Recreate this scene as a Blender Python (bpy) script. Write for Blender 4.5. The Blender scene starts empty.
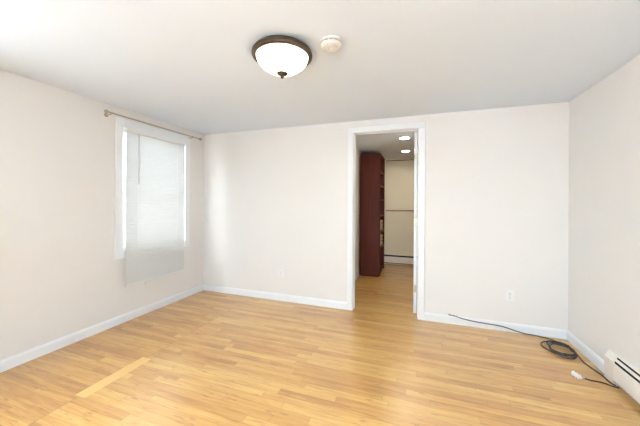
import bpy, bmesh, math, random
from mathutils import Vector, Matrix
random.seed(7)
PI = math.pi
S = bpy.context.scene
COL = S.collection

# ------------------------------------------------------------ camera, sky, lights, exposure
cam_d = bpy.data.cameras.new('camera')
cam = bpy.data.objects.new('camera', cam_d)
COL.objects.link(cam)
cam_d.sensor_width = 36.0
cam_d.lens = 36.0 * 279.93 / 640
cam_d.shift_y = -(213 - 202.59) / 640
cam_d.clip_start = 0.02
cam.matrix_world = (Matrix.Translation((0, 0, 1.3)) @ Matrix.Rotation(0.3355, 4, 'Z')
                    @ Matrix.Rotation(PI / 2, 4, 'X') @ Matrix.Rotation(0.0067, 4, 'Z'))
S.camera = cam

SKY = 26.5
LAMP = 3.0
DOWNLIGHT = 160.0
w = bpy.data.worlds.new('sky')
S.world = w
w.use_nodes = True
nt = w.node_tree                                  # overcast sky above, darker ground below the horizon
_g = nt.nodes.new('ShaderNodeTexCoord'); _s = nt.nodes.new('ShaderNodeSeparateXYZ'); _r = nt.nodes.new('ShaderNodeValToRGB')
nt.links.new(_g.outputs['Generated'], _s.inputs[0])
_m = nt.nodes.new('ShaderNodeMath'); _m.operation = 'MULTIPLY_ADD'; _m.inputs[1].default_value = .5; _m.inputs[2].default_value = .5
nt.links.new(_s.outputs[2], _m.inputs[0]); nt.links.new(_m.outputs[0], _r.inputs[0])
_r.color_ramp.elements[0].position = .47; _r.color_ramp.elements[0].color = (.31, .33, .345, 1)
_r.color_ramp.elements[1].position = .53; _r.color_ramp.elements[1].color = (.80, .92, 1.0, 1)
nt.links.new(_r.outputs[0], nt.nodes['Background'].inputs[0])
w.node_tree.nodes['Background'].inputs[1].default_value = SKY

S.view_settings.view_transform = 'Standard'
S.view_settings.look = 'None'
S.view_settings.gamma = 1
S.view_settings.use_curve_mapping = False
S.view_settings.exposure = 0.12

# room measures (metres): camera stands at the origin
YB, XL, XR, H = 3.334, -2.977, 1.374, 2.288      # far wall, left wall, right wall, ceiling
YF = -1.15                                       # wall behind the camera
T = 0.12                                         # wall thickness
DX0, DX1, DZ = -0.733, 0.006, 2.14              # doorway
WY0, WY1, WZ0, WZ1 = 2.115, 2.968, 0.775, 2.092   # window opening in the left wall
CX0, CX1, CY0, CY1, CH = -0.99, 0.95, YB + T, 6.1, 2.24   # closet room
RW = [(-0.75, 0.75)]             # unseen windows added behind the camera to light the room (x ranges)
RZ0, RZ1 = 0.75, 2.09
VY0, VY1 = -0.80, 0.45                           # unseen second left-wall window, added beside the camera to light the right wall

for x0, x1 in RW:                                # sky portals in those windows
    ld = bpy.data.lights.new('sky_portal', 'AREA')
    ld.shape = 'RECTANGLE'; ld.size = x1 - x0; ld.size_y = RZ1 - RZ0
    ld.cycles.is_portal = True
    lo = bpy.data.objects.new('sky_portal', ld)
    lo.location = ((x0 + x1) / 2, YF - T - 0.01, (RZ0 + RZ1) / 2)
    lo.rotation_euler = (PI / 2, 0, PI)
    COL.objects.link(lo)
for y0, y1, z0, z1 in ((WY0, WY1, WZ0, WZ1), (VY0, VY1, RZ0, RZ1)):
    ld = bpy.data.lights.new('sky_portal', 'AREA')
    ld.shape = 'RECTANGLE'; ld.size = y1 - y0; ld.size_y = z1 - z0
    ld.cycles.is_portal = True
    lo = bpy.data.objects.new('sky_portal', ld)
    lo.location = (XL - T - 0.01, (y0 + y1) / 2, (z0 + z1) / 2)
    lo.rotation_euler = (PI / 2, 0, -PI / 2)
    COL.objects.link(lo)

# ------------------------------------------------------------ materials
def lin(c):
    return tuple(((v / 255) / 12.92 if v / 255 <= .04045 else ((v / 255 + .055) / 1.055) ** 2.4) for v in c) + (1,)

class NT:
    def __init__(s, name):
        s.m = bpy.data.materials.new(name); s.m.use_nodes = True
        s.n = s.m.node_tree.nodes; s.l = s.m.node_tree.links
        s.b = s.n['Principled BSDF']
    def node(s, t, **kw):
        nd = s.n.new(t)
        for k, v in kw.items(): setattr(nd, k, v)
        return nd
    def put(s, sock, v):
        if isinstance(v, bpy.types.NodeSocket): s.l.new(v, sock)
        else: sock.default_value = v
    def math(s, op, a, b=None, c=None):
        nd = s.node('ShaderNodeMath', operation=op)
        for i, v in enumerate((a, b, c)):
            if v is not None: s.put(nd.inputs[i], v)
        return nd.outputs[0]
    def comb(s, x, y, z):
        nd = s.node('ShaderNodeCombineXYZ')
        for i, v in enumerate((x, y, z)): s.put(nd.inputs[i], v)
        return nd.outputs[0]
    def white(s, vec):
        nd = s.node('ShaderNodeTexWhiteNoise', noise_dimensions='3D')
        s.l.new(vec, nd.inputs['Vector']); return nd.outputs['Value']
    def noise(s, vec, scale, detail=3, rough=.5):
        nd = s.node('ShaderNodeTexNoise')
        s.l.new(vec, nd.inputs['Vector'])
        nd.inputs['Scale'].default_value = scale; nd.inputs['Detail'].default_value = detail
        nd.inputs['Roughness'].default_value = rough
        return nd.outputs['Fac']
    def ramp(s, fac, stops, interp='LINEAR'):
        nd = s.node('ShaderNodeValToRGB'); r = nd.color_ramp; r.interpolation = interp
        while len(r.elements) > 1: r.elements.remove(r.elements[-1])
        for i, (p, c) in enumerate(stops):
            e = r.elements[0] if i == 0 else r.elements.new(p)
            e.position = p; e.color = c
        s.l.new(fac, nd.inputs[0]); return nd.outputs[0]
    def mix(s, fac, a, b, mode='MIX'):
        nd = s.node('ShaderNodeMix', data_type='RGBA', blend_type=mode)
        s.put(nd.inputs[0], fac); s.put(nd.inputs[6], a); s.put(nd.inputs[7], b)
        return nd.outputs[2]
    def bump(s, h, strength, dist=.001):
        nd = s.node('ShaderNodeBump'); nd.inputs['Strength'].default_value = strength
        nd.inputs['Distance'].default_value = dist
        s.l.new(h, nd.inputs['Height']); s.l.new(nd.outputs[0], s.b.inputs['Normal'])

def flat(name, rgb, rough=.5, metal=0., var=.03, scale=30, bump=0, spec=.5):
    t = NT(name)
    pos = t.node('ShaderNodeNewGeometry').outputs['Position']
    f = t.noise(pos, scale)
    c = lin(rgb)
    d = tuple(v * (1 - var) for v in c[:3]) + (1,)
    t.put(t.b.inputs['Base Color'], t.ramp(f, [(.3, d), (.7, c)]))
    t.b.inputs['Roughness'].default_value = rough
    t.b.inputs['Metallic'].default_value = metal
    t.b.inputs['Specular IOR Level'].default_value = spec
    if bump: t.bump(t.noise(pos, 220, 4), bump, .0006)
    return t.m

def emit(name, rgb, strength):
    t = NT(name)
    t.put(t.b.inputs['Base Color'], lin(rgb))
    t.put(t.b.inputs['Emission Color'], lin(rgb))
    t.b.inputs['Emission Strength'].default_value = strength
    t.b.inputs['Roughness'].default_value = .3
    return t.m

M = {}
M['wall'] = flat('cream_wall_paint', (238, 235, 232), .65, var=.012, scale=3, bump=.12, spec=.3)
M['ceiling'] = flat('white_ceiling_paint', (234, 242, 252), .8, var=.012, scale=2, bump=.1, spec=.2)
M['trim'] = flat('white_trim_enamel', (244, 246, 249), .35, var=.01)
M['closet_wall'] = flat('beige_closet_paint', (240, 230, 205), .6, var=.02, scale=3, bump=.1, spec=.3)
M['white_plastic'] = flat('white_plastic', (244, 242, 238), .4, var=.01)
M['grey_plastic'] = flat('grey_plastic', (150, 148, 145), .5)
M['detector'] = flat('aged_white_plastic', (226, 223, 218), .45, var=.01)
M['black'] = flat('black_slot', (18, 17, 16), .8)
M['cable'] = flat('black_rubber', (42, 38, 34), .5)
M['bronze'] = flat('oil_rubbed_bronze', (92, 76, 60), .38, metal=.75, var=.15, scale=14)
M['nickel'] = flat('brushed_nickel', (186, 176, 158), .4, metal=.7, var=.05)
M['cream_plastic'] = flat('cream_plastic', (240, 240, 240), .4, var=.01)
M['steel'] = flat('steel', (190, 188, 184), .3, metal=.9)
M['heater'] = flat('white_heater_enamel', (240, 234, 226), .42, var=.01)
M['bronze_rod'] = flat('dark_closet_pole', (140, 114, 80), .5, var=.1)
M['linen'] = flat('beige_cloth', (196, 176, 150), .9, var=.1, scale=60)
M['blocker_siding'] = flat('grey_blocker_clapboard', (120, 124, 126), .7, var=.04, scale=6)  # for the added wall that blocks sky light
M['shade'] = emit('lit_frosted_glass', (255, 250, 242), LAMP)
M['downlight'] = emit('lit_downlight', (255, 245, 226), DOWNLIGHT)

def glass():
    t = NT('window_glass')
    t.b.inputs['Base Color'].default_value = (1, 1, 1, 1)
    t.b.inputs['Transmission Weight'].default_value = 1
    t.b.inputs['Roughness'].default_value = 0
    t.b.inputs['IOR'].default_value = 1.0
    return t.m
M['glass'] = glass()

def slat_mat():
    t = NT('white_blind_vinyl')
    t.put(t.b.inputs['Base Color'], lin((228, 227, 225)))
    t.b.inputs['Roughness'].default_value = .45
    tr = t.node('ShaderNodeBsdfTranslucent'); tr.inputs[0].default_value = lin((240, 236, 230))
    mx = t.node('ShaderNodeMixShader'); mx.inputs[0].default_value = .03
    t.l.new(t.b.outputs[0], mx.inputs[1]); t.l.new(tr.outputs[0], mx.inputs[2])
    t.l.new(mx.outputs[0], t.n['Material Output'].inputs['Surface'])
    return t.m
M['slat'] = slat_mat()

SEAM = -2.12
OAK = [(.1, (164, 117, 60)), (.3, (190, 143, 79)), (.5, (202, 159, 93)), (.7, (211, 171, 104)), (.9, (224, 190, 125))]
def oak(name, lengthwise=False):
    t = NT(name)
    geo = t.node('ShaderNodeNewGeometry').outputs['Position']
    sp = t.node('ShaderNodeSeparateXYZ'); t.l.new(geo, sp.inputs[0])
    X, Y = sp.outputs[0], sp.outputs[1]
    if lengthwise: X, Y = Y, X
    PW = .058
    side = t.math('LESS_THAN', X, SEAM)
    if lengthwise: side = t.math('MULTIPLY', X, 0.0)
    yy = t.math('DIVIDE', t.math('ADD', Y, 7.0), PW)
    yy = t.math('ADD', yy, t.math('MULTIPLY', side, .37))
    row = t.math('FLOOR', yy)
    fy = t.math('FRACT', yy)
    r1 = t.white(t.comb(row, t.math('MULTIPLY', side, 17.3), 1.5))
    r2 = t.white(t.comb(row, side, 9.5))
    L = t.math('MULTIPLY_ADD', r2, .7, .55)
    xx = t.math('DIVIDE', t.math('ADD', t.math('ADD', X, 9.0), t.math('MULTIPLY', r1, 5.0)), L)
    pl = t.math('FLOOR', xx); fx = t.math('FRACT', xx)
    pid = t.white(t.comb(row, pl, t.math('MULTIPLY', side, 3.7)))
    pid2 = t.white(t.comb(pl, row, t.math('ADD', side, 4.2)))
    # grain, stretched along the board
    gv = t.comb(t.math('MULTIPLY_ADD', pid, 31.0, t.math('MULTIPLY', X, 2.2)),
                t.math('MULTIPLY', Y, 60.0), t.math('MULTIPLY', pid2, 20.0))
    grain = t.noise(gv, 1.0, 5, .6)
    gv2 = t.comb(t.math('MULTIPLY_ADD', pid2, 13.0, t.math('MULTIPLY', X, 1.3)),
                 t.math('MULTIPLY', Y, 13.0), t.math('MULTIPLY', pid, 20.0))
    cath = t.noise(gv2, 1.6, 3, .55)
    worn = t.noise(geo, 1.1, 4, .6)
    tone = t.math('ADD', t.math('MULTIPLY', pid, .36), t.math('MULTIPLY', grain, .42))
    tone = t.math('ADD', tone, t.math('MULTIPLY', t.math('SUBTRACT', cath, .5), .8))
    tone = t.math('ADD', tone, t.math('MULTIPLY', t.math('SUBTRACT', worn, .5), .35))
    tone = t.math('SUBTRACT', tone, t.math('MULTIPLY', side, .07))
    col = t.ramp(tone, [(p, lin(c)) for p, c in OAK])
    fine = t.noise(t.comb(t.math('MULTIPLY', X, 5.0), t.math('MULTIPLY', Y, 170.0), pid), 1.0, 3, .6)
    col = t.mix(t.math('MULTIPLY', t.math('MAXIMUM', t.math('SUBTRACT', fine, .54), 0.0), 3.2), col, lin((146, 96, 50)))
    # brown worn streaks along some boards
    st = t.math('MULTIPLY', t.math('GREATER_THAN', pid2, .62), t.math('SUBTRACT', cath, .52))
    st = t.math('MULTIPLY', t.math('MAXIMUM', st, 0.0), 3.2)
    st = t.math('MULTIPLY', st, t.math('MULTIPLY_ADD', side, .65, .55))
    col = t.mix(st, col, lin((150, 98, 62)))
    # thin joints
    e1 = t.math('MINIMUM', fy, t.math('SUBTRACT', 1.0, fy))
    g1 = t.math('LESS_THAN', e1, .016)
    e2 = t.math('MULTIPLY', t.math('MINIMUM', fx, t.math('SUBTRACT', 1.0, fx)), L)
    g2 = t.math('LESS_THAN', e2, .0012)
    gap = t.math('MAXIMUM', g1, g2)
    if not lengthwise:
        g3 = t.math('LESS_THAN', t.math('ABSOLUTE', t.math('SUBTRACT', X, SEAM)), .0028)
        gap = t.math('MAXIMUM', gap, g3)
    # small dark pores and scratches of the old boards
    fl = t.noise(t.comb(t.math('MULTIPLY_ADD', pid, 7.0, t.math('MULTIPLY', X, 9.0)), t.math('MULTIPLY', Y, 55.0), pid2), 1.0, 2, .5)
    col = t.mix(t.math('MULTIPLY', t.math('MAXIMUM', t.math('SUBTRACT', fl, .62), 0.0), 4.5), col, lin((128, 78, 42)))
    col = t.mix(t.math('MULTIPLY', gap, .5), col, lin((120, 76, 44)))
    t.put(t.b.inputs['Base Color'], col)
    t.put(t.b.inputs['Roughness'], t.math('MULTIPLY_ADD', worn, .12, .265))
    t.b.inputs['Coat Weight'].default_value = .6; t.b.inputs['Coat Roughness'].default_value = .265
    t.b.inputs['Specular IOR Level'].default_value = .5
    h = t.math('SUBTRACT', t.math('MULTIPLY', grain, .25), gap)
    t.bump(h, .12, .0008)
    return t.m
M['oak'] = oak('oak_strip_floor')

def plain_wood(name, cols, sx, sy, sz, rough):
    t = NT(name)
    geo = t.node('ShaderNodeNewGeometry').outputs['Position']
    mp = t.node('ShaderNodeMapping'); t.l.new(geo, mp.inputs[0]); mp.inputs['Scale'].default_value = (sx, sy, sz)
    g = t.noise(mp.outputs[0], 1.0, 5, .6)
    t.put(t.b.inputs['Base Color'], t.ramp(g, [(.25, lin(cols[0])), (.75, lin(cols[1]))]))
    t.b.inputs['Roughness'].default_value = rough
    return t.m
M['patch'] = plain_wood('pale_oak_board', ((204, 161, 98), (219, 179, 116)), 50, 2.5, 20, .33)
M['cherry'] = plain_wood('dark_cherry_veneer', ((60, 21, 13), (92, 36, 23)), 45, 45, 2.0, .5)
M['cherry'].node_tree.nodes['Principled BSDF'].inputs['Specular IOR Level'].default_value = .2

# ------------------------------------------------------------ mesh helpers
def box(bm, x0, x1, y0, y1, z0, z1):
    vs = [bm.verts.new(p) for p in ((x0, y0, z0), (x1, y0, z0), (x1, y1, z0), (x0, y1, z0),
                                    (x0, y0, z1), (x1, y0, z1), (x1, y1, z1), (x0, y1, z1))]
    for f in ((3, 2, 1, 0), (4, 5, 6, 7), (0, 1, 5, 4), (1, 2, 6, 5), (2, 3, 7, 6), (3, 0, 4, 7)):
        bm.faces.new([vs[i] for i in f])

def prism(bm, pts, axis, a0, a1):
    """2-D outline pts swept along axis ('x': pts are (y,z); 'y': pts are (x,z); 'z': (x,y))."""
    def P(p, a):
        return {'x': (a, p[0], p[1]), 'y': (p[0], a, p[1]), 'z': (p[0], p[1], a)}[axis]
    A = [bm.verts.new(P(p, a0)) for p in pts]; B = [bm.verts.new(P(p, a1)) for p in pts]
    n = len(pts)
    bm.faces.new(A); bm.faces.new(B[::-1])
    for i in range(n):
        bm.faces.new((A[i], B[i], B[(i + 1) % n], A[(i + 1) % n]))

def lathe(bm, prof, seg=64, mat=None):
    """profile of (r, z) turned about z; mat moves it."""
    mat = mat or Matrix()
    rings = []
    for r, z in prof:
        if r < 1e-6: rings.append([bm.verts.new(mat @ Vector((0, 0, z)))])
        else: rings.append([bm.verts.new(mat @ Vector((r * math.cos(2 * PI * k / seg), r * math.sin(2 * PI * k / seg), z))) for k in range(seg)])
    for a, b in zip(rings, rings[1:]):
        for k in range(seg):
            k2 = (k + 1) % seg
            if len(a) == 1 and len(b) > 1: bm.faces.new((a[0], b[k], b[k2]))
            elif len(b) == 1 and len(a) > 1: bm.faces.new((a[k], a[k2], b[0]))
            elif len(a) > 1: bm.faces.new((a[k], a[k2], b[k2], b[k]))

def tube(bm, pts, r, seg=8, cap=True):
    pts = [Vector(p) for p in pts]
    n = len(pts); rings = []; up = None
    for i, p in enumerate(pts):
        d = (pts[min(i + 1, n - 1)] - pts[max(i - 1, 0)]).normalized()
        if up is None: up = Vector((0, 0, 1)) if abs(d.z) < .9 else Vector((1, 0, 0))
        s = d.cross(up).normalized(); u = s.cross(d).normalized(); up = u
        rr = r[i] if isinstance(r, (list, tuple)) else r
        rings.append([bm.verts.new(p + (s * math.cos(2 * PI * k / seg) + u * math.sin(2 * PI * k / seg)) * rr) for k in range(seg)])
    for a, b in zip(rings, rings[1:]):
        for k in range(seg): bm.faces.new((a[k], a[(k + 1) % seg], b[(k + 1) % seg], b[k]))
    if cap: bm.faces.new(rings[0][::-1]); bm.faces.new(rings[-1])

def smooth_path(pts, sub=8):
    pts = [Vector(p) for p in pts]; out = []
    for i in range(len(pts) - 1):
        p0, p1, p2, p3 = pts[max(i - 1, 0)], pts[i], pts[i + 1], pts[min(i + 2, len(pts) - 1)]
        for k in range(sub):
            t = k / sub
            out.append(.5 * ((2 * p1) + (p2 - p0) * t + (2 * p0 - 5 * p1 + 4 * p2 - p3) * t * t + (3 * p1 - p0 - 3 * p2 + p3) * t ** 3))
    out.append(pts[-1]); return out

def obj(name, bm, mat, parent=None, loc=(0, 0, 0), smooth=False, bevel=0, kind=None, label=None):
    bmesh.ops.recalc_face_normals(bm, faces=bm.faces)
    me = bpy.data.meshes.new(name); bm.to_mesh(me); bm.free()
    me.materials.append(mat)
    o = bpy.data.objects.new(name, me); COL.objects.link(o)
    o.location = loc
    if parent: o.parent = parent
    if smooth:
        for p in me.polygons: p.use_smooth = True
        es = o.modifiers.new('edges', 'EDGE_SPLIT'); es.split_angle = math.radians(40)
    if bevel:
        b = o.modifiers.new('bevel', 'BEVEL'); b.width = bevel; b.segments = 2; b.limit_method = 'ANGLE'
    if kind: o['kind'] = kind
    if label: o['label'] = label
    return o

def bxo(name, dims, mat, parent=None, bevel=0, **kw):
    bm = bmesh.new(); box(bm, *dims); return obj(name, bm, mat, parent, bevel=bevel, **kw)

def thing(name, label, cat, loc, group=None):
    o = bpy.data.objects.new(name, None); COL.objects.link(o)
    o.empty_display_size = .1
    o.location = loc; o['label'] = label; o['category'] = cat
    if group: o['group'] = group
    return o

def tag(o, label, cat, group=None):
    o['label'] = label; o['category'] = cat
    if group: o['group'] = group
    return o

def struct(name, bm, mat, **kw):
    return obj(name, bm, mat, kind='structure', **kw)

def copy_thing(o, loc, label):
    c = o.copy(); COL.objects.link(c); c.location = loc; c['label'] = label
    for ch in o.children:
        d = ch.copy(); COL.objects.link(d); d.parent = c
        for g in ch.children:
            e = g.copy(); COL.objects.link(e); e.parent = d
    return c

# ------------------------------------------------------------ the rooms
bm = bmesh.new(); box(bm, XL - T, XR + T, YF - T, YB + T, -.05, 0); box(bm, CX0 - T, CX1 + T, YB + T, CY1 + T, -.05, 0)
struct('floor', bm, M['oak'])
bm = bmesh.new(); box(bm, XL - T, XR + T, YF - T, YB, H, H + .05)
struct('ceiling', bm, M['ceiling'])
bm = bmesh.new(); box(bm, CX0, CX1, CY0, CY1, CH, CH + .05)
struct('ceiling_closet', bm, M['ceiling'])

def wall_y(bm, y0, y1, x0, x1, z1, holes):
    """wall slab between y0..y1 along x with openings (x0, x1, z0, z1)"""
    xs = x0
    for a, b, z0, zt in sorted(holes):
        box(bm, xs, a, y0, y1, 0, z1)
        if z0 > 0: box(bm, a, b, y0, y1, 0, z0)
        box(bm, a, b, y0, y1, zt, z1)
        xs = b
    box(bm, xs, x1, y0, y1, 0, z1)

bm = bmesh.new()                                 # left wall with its window opening
box(bm, XL - T, XL, YF, VY0, 0, H); box(bm, XL - T, XL, VY1, WY0, 0, H); box(bm, XL - T, XL, WY1, YB, 0, H)
box(bm, XL - T, XL, VY0, VY1, 0, RZ0); box(bm, XL - T, XL, VY0, VY1, RZ1, H)
box(bm, XL - T, XL, WY0, WY1, 0, WZ0); box(bm, XL - T, XL, WY0, WY1, WZ1, H)
struct('wall_left', bm, M['wall'])
bm = bmesh.new(); box(bm, XR, XR + T, YF, YB, 0, H)
struct('wall_right', bm, M['wall'])
JT = .018                                        # jamb boards line the doorway
bm = bmesh.new(); wall_y(bm, YB, YB + T, XL - T, XR + T, H + .05, [(DX0 - JT, DX1 + JT, 0, DZ + JT)])
struct('wall_back', bm, M['wall'])
bm = bmesh.new(); wall_y(bm, YF - T, YF, XL - T, XR + T, H, [(a, b, RZ0, RZ1) for a, b in RW])
struct('wall_front', bm, M['wall'])
bm = bmesh.new(); box(bm, CX0 - T, CX0, CY0, CY1 + T, 0, CH + .05)
struct('wall_closet_left', bm, M['wall'])
bm = bmesh.new(); box(bm, CX1, CX1 + T, CY0, CY1 + T, 0, CH + .05)
struct('wall_closet_right', bm, M['closet_wall'])
bm = bmesh.new(); box(bm, CX0, CX1, CY1, CY1 + T, 0, CH + .05)
struct('wall_closet_back', bm, M['closet_wall'])

# baseboards
BH = .088
def bb_prof(s, o): return [(o, 0), (o + s * .014, 0), (o + s * .014, BH - .02), (o + s * .008, BH - .004), (o + s * .006, BH), (o, BH)]
bm = bmesh.new(); prism(bm, bb_prof(1, XL), 'y', YF, YB)
struct('baseboard_left', bm, M['trim'])
HY = 2.70                                        # far end of the heater on the right wall
bm = bmesh.new(); prism(bm, bb_prof(-1, XR), 'y', HY, YB)
struct('baseboard_right', bm, M['trim'])
bm = bmesh.new()
prism(bm, bb_prof(-1, YB), 'x', XL + .014, DX0 - .070); prism(bm, bb_prof(-1, YB), 'x', DX1 + .070, XR - .014)
struct('baseboard_back', bm, M['trim'])
bm = bmesh.new(); prism(bm, bb_prof(1, CX0), 'y', CY0, 4.93)
struct('baseboard_closet', bm, M['trim'])
bm = bmesh.new(); prism(bm, bb_prof(1, YF), 'x', XL + .014, XR)
struct('baseboard_front', bm, M['trim'])

# pale replacement board let into the floor beside the seam
fl = bpy.data.objects['floor']
bm = bmesh.new(); box(bm, -2.158, -2.066, 1.235, 1.725, -.002, .0006)
obj('patch_board', bm, M['patch'], fl, label='pale oak board laid lengthwise')

# doorway: jamb lining and casing
bm = bmesh.new()
box(bm, DX0 - JT, DX0, YB - .002, YB + T + .002, 0, DZ); box(bm, DX1, DX1 + JT, YB - .002, YB + T + .002, 0, DZ)
box(bm, DX0 - JT, DX1 + JT, YB - .002, YB + T + .002, DZ, DZ + JT)
box(bm, DX0, DX0 + .006, YB + .05, YB + .085, 0, DZ); box(bm, DX1 - .006, DX1, YB + .05, YB + .085, 0, DZ)
box(bm, DX0 + .006, DX1 - .006, YB + .05, YB + .085, DZ - .006, DZ)
struct('trim_1', bm, M['trim'])
CW, CT = .070, .018
bm = bmesh.new()
box(bm, DX0 - CW, DX0 - .005, YB - CT, YB, 0, DZ + .005); box(bm, DX1 + .005, DX1 + CW, YB - CT, YB, 0, DZ + .005)
box(bm, DX0 - CW, DX1 + CW, YB - CT, YB, DZ + .005, DZ + CW)
struct('trim_2', bm, M['trim'], bevel=.004)
bm = bmesh.new()
box(bm, DX0 - CW, DX0 - .005, YB + T, YB + T + CT, 0, DZ + .005); box(bm, DX1 + .005, DX1 + CW, YB + T, YB + T + CT, 0, DZ + .005)
box(bm, DX0 - CW, DX1 + CW, YB + T, YB + T + CT, DZ + .005, DZ + CW)
struct('trim_3', bm, M['trim'], bevel=.004)

# door, swung fully open into the closet
DY0, DLEN = YB + T + .008, .71
bm = bmesh.new(); box(bm, DX1 - .046, DX1 - .011, DY0, DY0 + DLEN, .012, DZ - .006)
door = struct('door_1', bm, M['trim'], bevel=.002)
for zc in (.30, 1.08, 1.84):
    bm = bmesh.new()
    box(bm, DX1 - .040, DX1 - .0105, DY0 - .002, DY0 + .0005, zc - .044, zc + .044)
    lathe(bm, [(0, -.046), (.006, -.046), (.006, .046), (0, .046)], 16, Matrix.Translation((DX1 - .0065, DY0 - .004, zc)))
    obj('hinge', bm, M['nickel'], door, smooth=True)

# left window: casing, reveal, two sashes with glass
wn = bpy.data.objects.new('window_1', None); COL.objects.link(wn); wn['kind'] = 'structure'
wn.location = (XL, (WY0 + WY1) / 2, WZ0)
def wpart(name, bm, mat, **kw):
    o = obj(name, bm, mat, wn, **kw); o.matrix_parent_inverse = Matrix.Translation(wn.location).inverted(); return o
bm = bmesh.new()
c0, c1, d0, d1 = 2.048, 3.050, .692, 2.178
box(bm, XL, XL + .02, c0, WY0 + .004, d0, d1); box(bm, XL, XL + .02, WY1 - .004, c1, d0, d1)
box(bm, XL, XL + .02, WY0 + .004, WY1 - .004, WZ1 - .004, d1); box(bm, XL, XL + .02, WY0 + .004, WY1 - .004, d0, WZ0 + .004)
wpart('window_casing', bm, M['trim'], bevel=.004)
bm = bmesh.new()
for a, b, c, d in ((WY0, WY0 + .014, WZ0, WZ1), (WY1 - .014, WY1, WZ0, WZ1), (WY0 + .014, WY1 - .014, WZ0, WZ0 + .018), (WY0 + .014, WY1 - .014, WZ1 - .014, WZ1)):
    box(bm, XL - T, XL - .001, a, b, c, d)
wpart('window_frame', bm, M['trim'])
ZM = 1.385
for nm, xo, za, zb in (('upper_sash', -.095, ZM - .02, WZ1 - .014), ('lower_sash', -.06, WZ0 + .018, ZM + .02)):
    bm = bmesh.new(); ya, yb, fw = WY0 + .014, WY1 - .014, .042
    x0, x1 = XL + xo, XL + xo + .032
    box(bm, x0, x1, ya, ya + fw, za, zb); box(bm, x0, x1, yb - fw, yb, za, zb)
    box(bm, x0, x1, ya + fw, yb - fw, za, za + fw); box(bm, x0, x1, ya + fw, yb - fw, zb - fw, zb)
    s = wpart(nm, bm, M['trim'])
    bm = bmesh.new(); box(bm, x0 + .014, x0 + .018, ya + fw - .002, yb - fw + .002, za + fw - .002, zb - fw + .002)
    g = obj('glass_pane', bm, M['glass'], s)

# unseen clapboard wall added outside the left window to block sky light
bm = bmesh.new()
for k in range(57):
    z = -1.0 + k * .14
    prism(bm, [(XL - 1.90, z), (XL - 1.878, z), (XL - 1.892, z + .14), (XL - 1.90, z + .14)], 'y', .8, 9.0)
box(bm, XL - 2.1, XL - 1.90, .8, 9.0, -1.0, 7.0)
struct('wall_sky_blocker', bm, M['blocker_siding'])

# unseen windows added for daylight behind and beside the camera; local x runs along the wall, local y into the room
def added_window(n, loc, rz, wd, hg):
    wr = bpy.data.objects.new('window_%d' % n, None); COL.objects.link(wr); wr['kind'] = 'structure'
    wr.location = loc; wr.rotation_euler = (0, 0, rz)
    x0, x1, a, zm, f = -wd / 2, wd / 2, .07, hg / 2, .04
    bm = bmesh.new()
    box(bm, x0 - a, x0, 0, .018, -a, hg + a); box(bm, x1, x1 + a, 0, .018, -a, hg + a)
    box(bm, x0, x1, 0, .018, hg, hg + a); box(bm, x0, x1, 0, .018, -a, 0)
    obj('window_casing', bm, M['trim'], wr)
    bm = bmesh.new(); y0, y1 = -.09, -.05
    box(bm, x0, x0 + f, y0, y1, 0, hg); box(bm, x1 - f, x1, y0, y1, 0, hg)
    for za in (0, zm - f / 2, hg - f): box(bm, x0 + f, x1 - f, y0, y1, za, za + f)
    obj('window_sash', bm, M['trim'], wr)
    for za, zb in ((f, zm - f / 2), (zm + f / 2, hg - f)):
        bm = bmesh.new(); box(bm, x0 + f, x1 - f, -.072, -.068, za, zb)
        obj('glass_pane', bm, M['glass'], wr)
for x0, x1 in RW: added_window(2, ((x0 + x1) / 2, YF, RZ0), 0, x1 - x0, RZ1 - RZ0)
added_window(3, (XL, (VY0 + VY1) / 2, RZ0), -PI / 2, VY1 - VY0, RZ1 - RZ0)

# ------------------------------------------------------------ blind
BY0, BY1 = 2.138, 2.932
BX = XL + .038
bl = thing('window_blind', 'white mini blind with closed slats hanging past the window bottom', 'blind', (BX, (BY0 + BY1) / 2, WZ1 - .014))
def bpart(name, bm, mat, **kw):
    o = obj(name, bm, mat, bl, **kw); o.matrix_parent_inverse = Matrix.Translation(bl.location).inverted(); return o
ZT = WZ1 - .015
bm = bmesh.new(); box(bm, BX - .016, BX + .012, BY0, BY1, ZT - .024, ZT + .004)
bpart('headrail', bm, M['white_plastic'], bevel=.002)
bm = bmesh.new()
box(bm, BX - .036, BX - .012, BY0 - .004, BY0, ZT - .03, WZ1)
bpart('mounting_bracket', bm, M['white_plastic'])
bm = bmesh.new(); box(bm, BX - .036, BX - .012, BY1, BY1 + .004, ZT - .03, WZ1)
bpart('mounting_bracket', bm, M['white_plastic'])
bm = bmesh.new()
pitch, zb = .0225, .410
n = int((ZT - .035 - zb) / pitch)
for k in range(n + 1):
    zc = ZT - .036 - k * (ZT - .036 - zb) / n
    prof = []
    for j in range(6):                            # curved slat, tilted almost shut
        u = j / 5 - .5
        a = math.radians(67)
        cx, cz = u * .0272, .0024 * (1 - (2 * u) ** 2)
        prof.append((cx * math.cos(a) + cz * math.sin(a), cx * math.sin(a) - cz * math.cos(a)))
    rows = []
    for px, pz in prof:
        rows.append((bm.verts.new((BX - px, BY0, zc + pz)), bm.verts.new((BX - px, BY1, zc + pz))))
    for (a1, b1), (a2, b2) in zip(rows, rows[1:]): bm.faces.new((a1, b1, b2, a2))
sl = bpart('slats', bm, M['slat'])
for p in sl.data.polygons: p.use_smooth = True
bm = bmesh.new()
box(bm, BX - .011, BX + .011, BY0, BY1, .388, .402)
bpart('bottom_rail', bm, M['white_plastic'], bevel=.003)
for yc in (BY0 + .13, BY1 - .13):
    bm = bmesh.new(); tube(bm, [(BX + .0135, yc, ZT - .02), (BX + .0135, yc, .40)], .0008, 6)
    bpart('ladder_cord', bm, M['white_plastic'])
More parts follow.
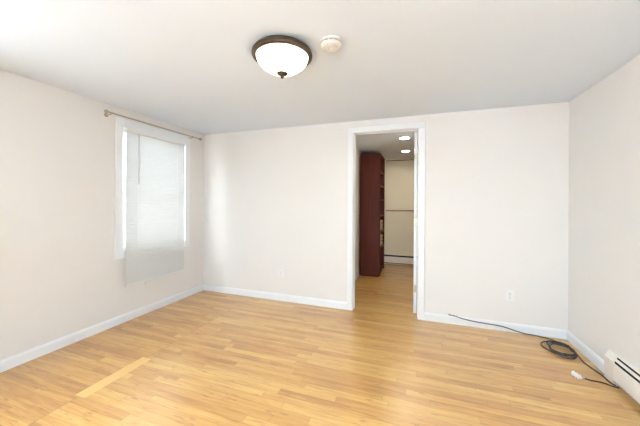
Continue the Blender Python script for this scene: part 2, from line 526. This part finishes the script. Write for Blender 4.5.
bm = bmesh.new(); tube(bm, [(BX + .02, 2.266, ZT - .03), (BX + .021, 2.266, ZT - .05), (BX + .021, 2.268, 1.49)], [.002, .0035, .0035], 8)
bpart('tilt_wand', bm, M['grey_plastic'], label='grey tilt wand')
bm = bmesh.new()
tube(bm, [(BX + .004, 2.375, .389), (BX + .004, 2.375, .372)], .001, 6)
lathe(bm, [(0, .373), (.004, .372), (.0075, .356), (.006, .351), (0, .35)], 16, Matrix.Translation((BX + .004, 2.375, 0)))
bpart('cord_tassel', bm, M['white_plastic'], smooth=True)

# ------------------------------------------------------------ curtain rod
RX, RZ = XL + .075, 2.184
cr = thing('curtain_rod', 'thin empty brushed metal curtain rod mounted above the window', 'curtain rod', (RX, 2.54, RZ))
def cpart(name, bm, mat, **kw):
    o = obj(name, bm, mat, cr, **kw); o.matrix_parent_inverse = Matrix.Translation(cr.location).inverted(); return o
bm = bmesh.new(); tube(bm, [(RX, 1.935, RZ), (RX, 3.15, RZ)], .0075, 16)
cpart('pole', bm, M['nickel'], smooth=True)
for yc, s in ((1.935, -1), (3.15, 1)):
    bm = bmesh.new()
    lathe(bm, [(.0085, -.004), (.012, 0), (.012, .006), (.008, .010), (.016, .018), (.0185, .028), (.015, .038), (.006, .044), (0, .045)], 20,
          Matrix.Translation((RX, yc, RZ)) @ Matrix.Rotation(-s * PI / 2, 4, 'X'))
    cpart('finial', bm, M['nickel'], smooth=True)
for yc in (1.957, 3.03):
    bm = bmesh.new()
    tube(bm, [(XL + .004, yc, RZ - .014), (RX - .01, yc, RZ - .014), (RX, yc, RZ - .012)], .005, 10)
    lathe(bm, [(.0078, -.007), (.0115, -.007), (.0115, .007), (.0078, .007)], 20, Matrix.Translation((RX, yc, RZ)) @ Matrix.Rotation(PI / 2, 4, 'X'))
    lathe(bm, [(0, 0), (.02, 0), (.02, .004), (.012, .007), (0, .007)], 20, Matrix.Translation((XL, yc, RZ - .014)) @ Matrix.Rotation(PI / 2, 4, 'Y'))
    cpart('bracket', bm, M['nickel'], smooth=True)

# ------------------------------------------------------------ ceiling light
lt = thing('ceiling_light', 'flush ceiling light with lit frosted glass bowl and dark bronze rim', 'ceiling light', (-.834, 1.632, H))
bm = bmesh.new()
lathe(bm, [(0, 0), (.150, 0), (.168, -.003), (.180, -.010), (.187, -.021), (.193, -.028), (.195, -.038), (.193, -.047), (.186, -.053), (.177, -.055), (.170, -.053), (.167, -.047), (.167, -.03)], 96)
obj('rim', bm, M['bronze'], lt, smooth=True)
prof = [(r * .966, -.046 + z * .84) for r, z in ((.1725, .002), (.172, -.008), (.169, -.022), (.162, -.040), (.150, -.058), (.133, -.076), (.110, -.094), (.083, -.110), (.055, -.122), (.028, -.129), (0, -.131))]
bm = bmesh.new(); lathe(bm, prof, 96)
obj('glass_bowl', bm, M['shade'], lt, smooth=True)
bm = bmesh.new()
lathe(bm, [(r, z + .006) for r, z in ((0, -.150), (.033, -.152), (.037, -.157), (.034, -.164), (.022, -.171), (.010, -.175), (.008, -.179), (.0105, -.184), (.0075, -.190), (0, -.192))], 32)
obj('finial', bm, M['bronze'], lt, smooth=True)

# ------------------------------------------------------------ smoke detector
sd = thing('smoke_detector', 'round white smoke detector on the ceiling beside the light', 'smoke detector', (-.506, 1.640, H))
bm = bmesh.new(); lathe(bm, [(0, 0), (.066, 0), (.067, -.006), (.064, -.011), (0, -.011)], 48)
obj('base_plate', bm, M['detector'], sd, smooth=True)
bm = bmesh.new(); lathe(bm, [(.054, -.011), (.054, -.018), (.062, -.020), (.0625, -.030), (.056, -.037), (.046, -.040), (.044, -.038), (.034, -.038), (.032, -.042), (.014, -.043), (.0125, -.041), (0, -.041)], 48)
obj('cover', bm, M['detector'], sd, smooth=True)
for k in range(12):
    a0 = 2 * PI * k / 12 + .1; a1 = a0 + .36
    bm = bmesh.new()
    A = [(.0548, a0 + (a1 - a0) * j / 4) for j in range(5)]
    pts = [(.0532 * math.cos(a), .0532 * math.sin(a)) for _, a in A] + [(r * math.cos(a), r * math.sin(a)) for r, a in A[::-1]]
    prism(bm, pts, 'z', -.0175, -.0125)
    obj('vent_slot', bm, M['black'], sd)
bm = bmesh.new(); lathe(bm, [(0, -.0405), (.008, -.0405), (.0075, -.0445), (0, -.0448)], 24)
obj('test_button', bm, M['white_plastic'], sd, smooth=True)

# ------------------------------------------------------------ wall outlets
ou = thing('wall_outlet', 'white duplex outlet on the far wall left of the doorway', 'outlet', (-1.703, YB, .355), 'duplex outlets on the far wall')
bm = bmesh.new(); box(bm, -.036, .036, -.006, 0, -.058, .058)
obj('cover_plate', bm, M['cream_plastic'], ou, bevel=.003)
for zc in (-.0195, .0195):
    bm = bmesh.new()
    pts = []
    for k in range(24):
        a = 2 * PI * k / 24
        pts.append((.0172 * math.cos(a), zc + max(-.0135, min(.0135, .0172 * math.sin(a)))))
    prism(bm, pts, 'y', -.0085, -.004)
    rc = obj('receptacle', bm, M['cream_plastic'], ou)
    bm = bmesh.new()
    box(bm, -.0075, -.0053, -.0090, -.006, zc - .001, zc + .008); box(bm, .0053, .0075, -.0090, -.006, zc, zc + .0075)
    lathe(bm, [(0, 0), (.0026, 0), (.0026, .003), (0, .003)], 12, Matrix.Translation((0, -.006, zc - .0075)) @ Matrix.Rotation(PI / 2, 4, 'X'))
    obj('slots', bm, M['black'], rc)
bm = bmesh.new(); lathe(bm, [(0, 0), (.0032, 0), (.003, .0012), (0, .0016)], 16, Matrix.Translation((0, -.006, 0)) @ Matrix.Rotation(PI / 2, 4, 'X'))
obj('screw', bm, M['steel'], ou, smooth=True)
copy_thing(ou, (.894, YB, .366), 'white duplex outlet on the far wall right of the doorway')

# ------------------------------------------------------------ baseboard heaters
def heater(name, label, loc, length, endcap, slat=True):
    """built along +x from 0 to length, back on the y=0 plane, front towards -y"""
    h = thing(name, label, 'heater', loc, 'baseboard heaters')
    bm = bmesh.new()
    prism(bm, [(0, .012), (0, .212), (-.012, .212), (-.0155, .206), (-.0135, .204), (-.004, .204), (-.004, .012)], 'x', 0, length)
    obj('back_panel', bm, M['heater'], h)
    zt = .160 if slat else .168
    bm = bmesh.new()
    if slat: prism(bm, [(-.0215, .1955), (-.0315, .1785), (-.030, .1775), (-.020, .1945)], 'x', endcap, length - endcap)
    if slat: obj('damper', bm, M['heater'], h)
    else: bm.free()
    bm = bmesh.new()
    prism(bm, [(-.038, .040 if slat else .055), (-.038, zt), (-.0355, zt + .0045), (-.034, zt + .003), (-.0355, zt - .001), (-.0355, .042)], 'x', endcap, length - endcap)
    obj('front_panel', bm, M['heater'], h)
    bm = bmesh.new(); prism(bm, [(-.005, .03), (-.005, .2035), (-.0125, .2035), (-.029, .170), (-.029, .03)] if slat else [(-.005, .03), (-.005, .2035), (-.0125, .2035), (-.029, .150), (-.029, .03)], 'x', endcap, length - endcap)
    obj('dark_fin_fill', bm, M['black'], h)  # fins enlarged into a black fill, so the slots' shade is painted in
    for a, b in ((0, endcap), (length - endcap, length)):
        bm = bmesh.new()
        prism(bm, [(0, .0), (0, .213), (-.0125, .213), (-.039, .168), (-.039, .0)], 'x', a, b)
        obj('end_cap', bm, M['heater'], h, bevel=.002)
    return h
h1 = heater('baseboard_heater', 'long white baseboard heater with black slots on the right wall', (XR, HY, 0), 3.2, .10)
h1.rotation_euler = (0, 0, -PI / 2)
h2 = heater('baseboard_heater', 'white baseboard heater on the beige wall inside the closet', (-.98, CY1, 0), 1.88, .06, False)

# ------------------------------------------------------------ cables
CR = .0048
pts = [(.337, 3.309, .100), (.39, 3.309, .094), (.45, 3.311, .078), (.572, 3.312, .062), (.70, 3.312, .056), (.807, 3.312, .050),
       (.866, 3.312, .040), (.94, 3.311, .022), (1.02, 3.311, .007), (1.10, 3.305, .006), (1.187, 3.275, .006), (1.245, 3.23, .006), (1.282, 3.16, .006), (1.298, 3.07, .006)]
coil = []
N = 4 * 20
for k in range(N):
    a = .35 - 2 * PI * k / 20
    wob = .009 * math.sin(k * .37) + .005 * math.sin(k * 1.3)
    coil.append((1.205 + (.088 + wob) * math.cos(a), 3.03 + (.118 + wob) * math.sin(a), .006 + .0085 * (k / 20) * (1 if k % 7 else .8)))
big = [(1.285, 3.10, .034), (1.245, 3.175, .026), (1.175, 3.195, .012), (1.11, 3.165, .006), (1.080, 3.10, .006), (1.098, 3.03, .006), (1.15, 2.95, .008), (1.21, 2.915, .03)]
tail = [(1.265, 2.945, .036), (1.287, 2.962, .024), (1.293, 2.90, .008), (1.298, 2.847, .006), (1.310, 2.79, .006), (1.323, 2.73, .006), (1.3285, 2.68, .006), (1.3285, 2.64, .006), (1.333, 2.60, .007), (1.345, 2.585, .008)]
bm = bmesh.new(); tube(bm, smooth_path(pts + coil + big + tail, 5), CR, 8)
cb = obj('coaxial_cable', bm, M['cable'], smooth=True)
tag(cb, 'long black cable trailing along the far baseboard into a coil on the floor', 'cable')
bm = bmesh.new()
tube(bm, [(.342, 3.309, .0995), (.336, 3.309, .1005), (.322, 3.309, .102)], [.0055, .0058, .0052], 10)
obj('cable_connector', bm, M['cable'], cb, smooth=True)

bm = bmesh.new(); tube(bm, smooth_path([(1.180, 2.612, .008), (1.21, 2.604, .006), (1.265, 2.601, .006), (1.295, 2.590, .006), (1.318, 2.572, .006), (1.345, 2.55, .012)], 6), CR, 8)
c2 = obj('adapter_cable', bm, M['cable'], smooth=True)
tag(c2, 'short black cable by the heater ending in a white ribbed plug', 'cable')
d = Vector((-1, .12, 0)).normalized(); sdv = Vector((.12, 1, 0)).normalized()
b0 = Vector((1.176, 2.612, .011))
bm = bmesh.new(); tube(bm, [b0, b0 + d * .008, b0 + d * .009, b0 + d * .022], [.0075, .0075, .0058, .0058], 12)
obj('ferrule', bm, M['steel'], c2, smooth=True)
pl0 = b0 + d * .024
bm = bmesh.new()
path, rad = [], []
ax = Vector((.035, -.075, 0)).normalized()
st = Vector((1.122, 2.648, .017))
for k in range(25):
    u = k / 24
    path.append(st + ax * (.066 * u)); rad.append(.0125 + .0065 * math.sin(u * PI * 6) if 0 < k < 24 else .009)
tube(bm, path, rad, 16)
obj('plug_body', bm, M['white_plastic'], c2, smooth=True, label='white ribbed plug')

# ------------------------------------------------------------ closet room
KX0, KX1, KY0, KY1, KH = -.974, -.615, 4.95, 5.62, 2.165
bk = thing('bookcase', 'tall dark cherry bookcase in the closet seen through the doorway', 'bookcase', (KX0, KY0, 0))
def kpart(name, dims, mat='cherry', **kw):
    o = bxo(name, dims, M[mat], bk, **kw); o.matrix_parent_inverse = Matrix.Translation(bk.location).inverted(); return o
t_ = .022
kpart('side_panel', (KX0, KX1, KY0, KY0 + t_, .02, KH), bevel=.0015)
kpart('side_panel', (KX0, KX1, KY1 - t_, KY1, .02, KH), bevel=.0015)
kpart('back_panel', (KX0, KX0 + .008, KY0 + t_, KY1 - t_, .02, KH - t_))
kpart('top_panel', (KX0, KX1, KY0 + t_, KY1 - t_, KH - t_, KH))
kpart('plinth', (KX0 + .02, KX1 - .03, KY0 + .02, KY1 - .02, 0, .07))
SHELF = (.09, .50, .79, 1.07, 1.37, 1.62, 1.87)
for z in SHELF:
    kpart('shelf', (KX0 + .008, KX1 - .004, KY0 + t_, KY1 - t_, z - t_, z))
# pale folded cloths on the shelves at half height
def folded(name, label, z, hgt, y0, y1):
    o = None; bm = bmesh.new()
    for k in range(3):                            # one cloth folded in three layers, rounded fold at the front
        za, zb_ = z + hgt * k / 3, z + hgt * (k + 1) / 3 - .002
        r = (zb_ - za) / 2
        out = [(KX0 + .03, za), (KX1 - .02 - r, za)] + [(KX1 - .02 - r + r * math.sin(a), za + r - r * math.cos(a)) for a in (PI * .25, PI * .5, PI * .75)] + [(KX1 - .02 - r, zb_ + (.002 if k < 2 else 0)), (KX0 + .03, zb_ + (.002 if k < 2 else 0))]
        prism(bm, out, 'y', y0, y1)
    o = obj(name, bm, M['linen'])
    return tag(o, label, 'folded cloth', 'folded cloths in the bookcase')
folded('folded_cloth', 'pale folded cloth on the upper of two filled bookcase shelves', .79, .19, KY0 + .06, KY1 - .07)
folded('folded_cloth', 'pale folded cloth on the lower of two filled bookcase shelves', .50, .20, KY0 + .06, KY1 - .07)

for z, yy, lab in ((2.155, 5.80, 'dark closet pole high on the beige closet wall, just below the ceiling'), (1.150, 5.80, 'dark closet pole at mid height on the beige closet wall')):
    p = thing('closet_pole', lab, 'closet pole', (CX0, yy, z), 'closet poles')
    inv = Matrix.Translation(p.location).inverted()
    bm = bmesh.new(); tube(bm, [(KX1 + .01, yy, z), (CX1 - .01, yy, z)], .013, 16)
    o = obj('pole', bm, M['bronze_rod'], p, smooth=True); o.matrix_parent_inverse = inv
    bm = bmesh.new(); lathe(bm, [(0, 0), (.03, 0), (.03, .006), (.02, .010), (.02, .02), (0, .02)], 20, Matrix.Translation((CX1, yy, z)) @ Matrix.Rotation(-PI / 2, 4, 'Y'))
    o = obj('socket', bm, M['nickel'], p, smooth=True); o.matrix_parent_inverse = inv
    for xb in (.45,):
        bm = bmesh.new(); tube(bm, [(xb, CY1 - .002, z - .12), (xb, yy + .02, z - .03), (xb, yy, z - .018)], .006, 8)
        o = obj('support_bracket', bm, M['nickel'], p, smooth=True); o.matrix_parent_inverse = inv

dl = thing('recessed_light', 'lit round recessed closet ceiling light nearer the doorway', 'recessed light', (-.184, 4.212, CH), 'recessed closet lights')
bm = bmesh.new(); lathe(bm, [(.062, 0), (.082, 0), (.082, -.003), (.064, -.006), (.062, -.003)], 40)
obj('trim_ring', bm, M['white_plastic'], dl, smooth=True)
bm = bmesh.new(); lathe(bm, [(0, -.001), (.062, -.001), (.062, -.003), (0, -.003)], 40)
obj('lens', bm, M['downlight'], dl)
copy_thing(dl, (-.209, 5.273, CH), 'lit round recessed closet ceiling light farther from the doorway')
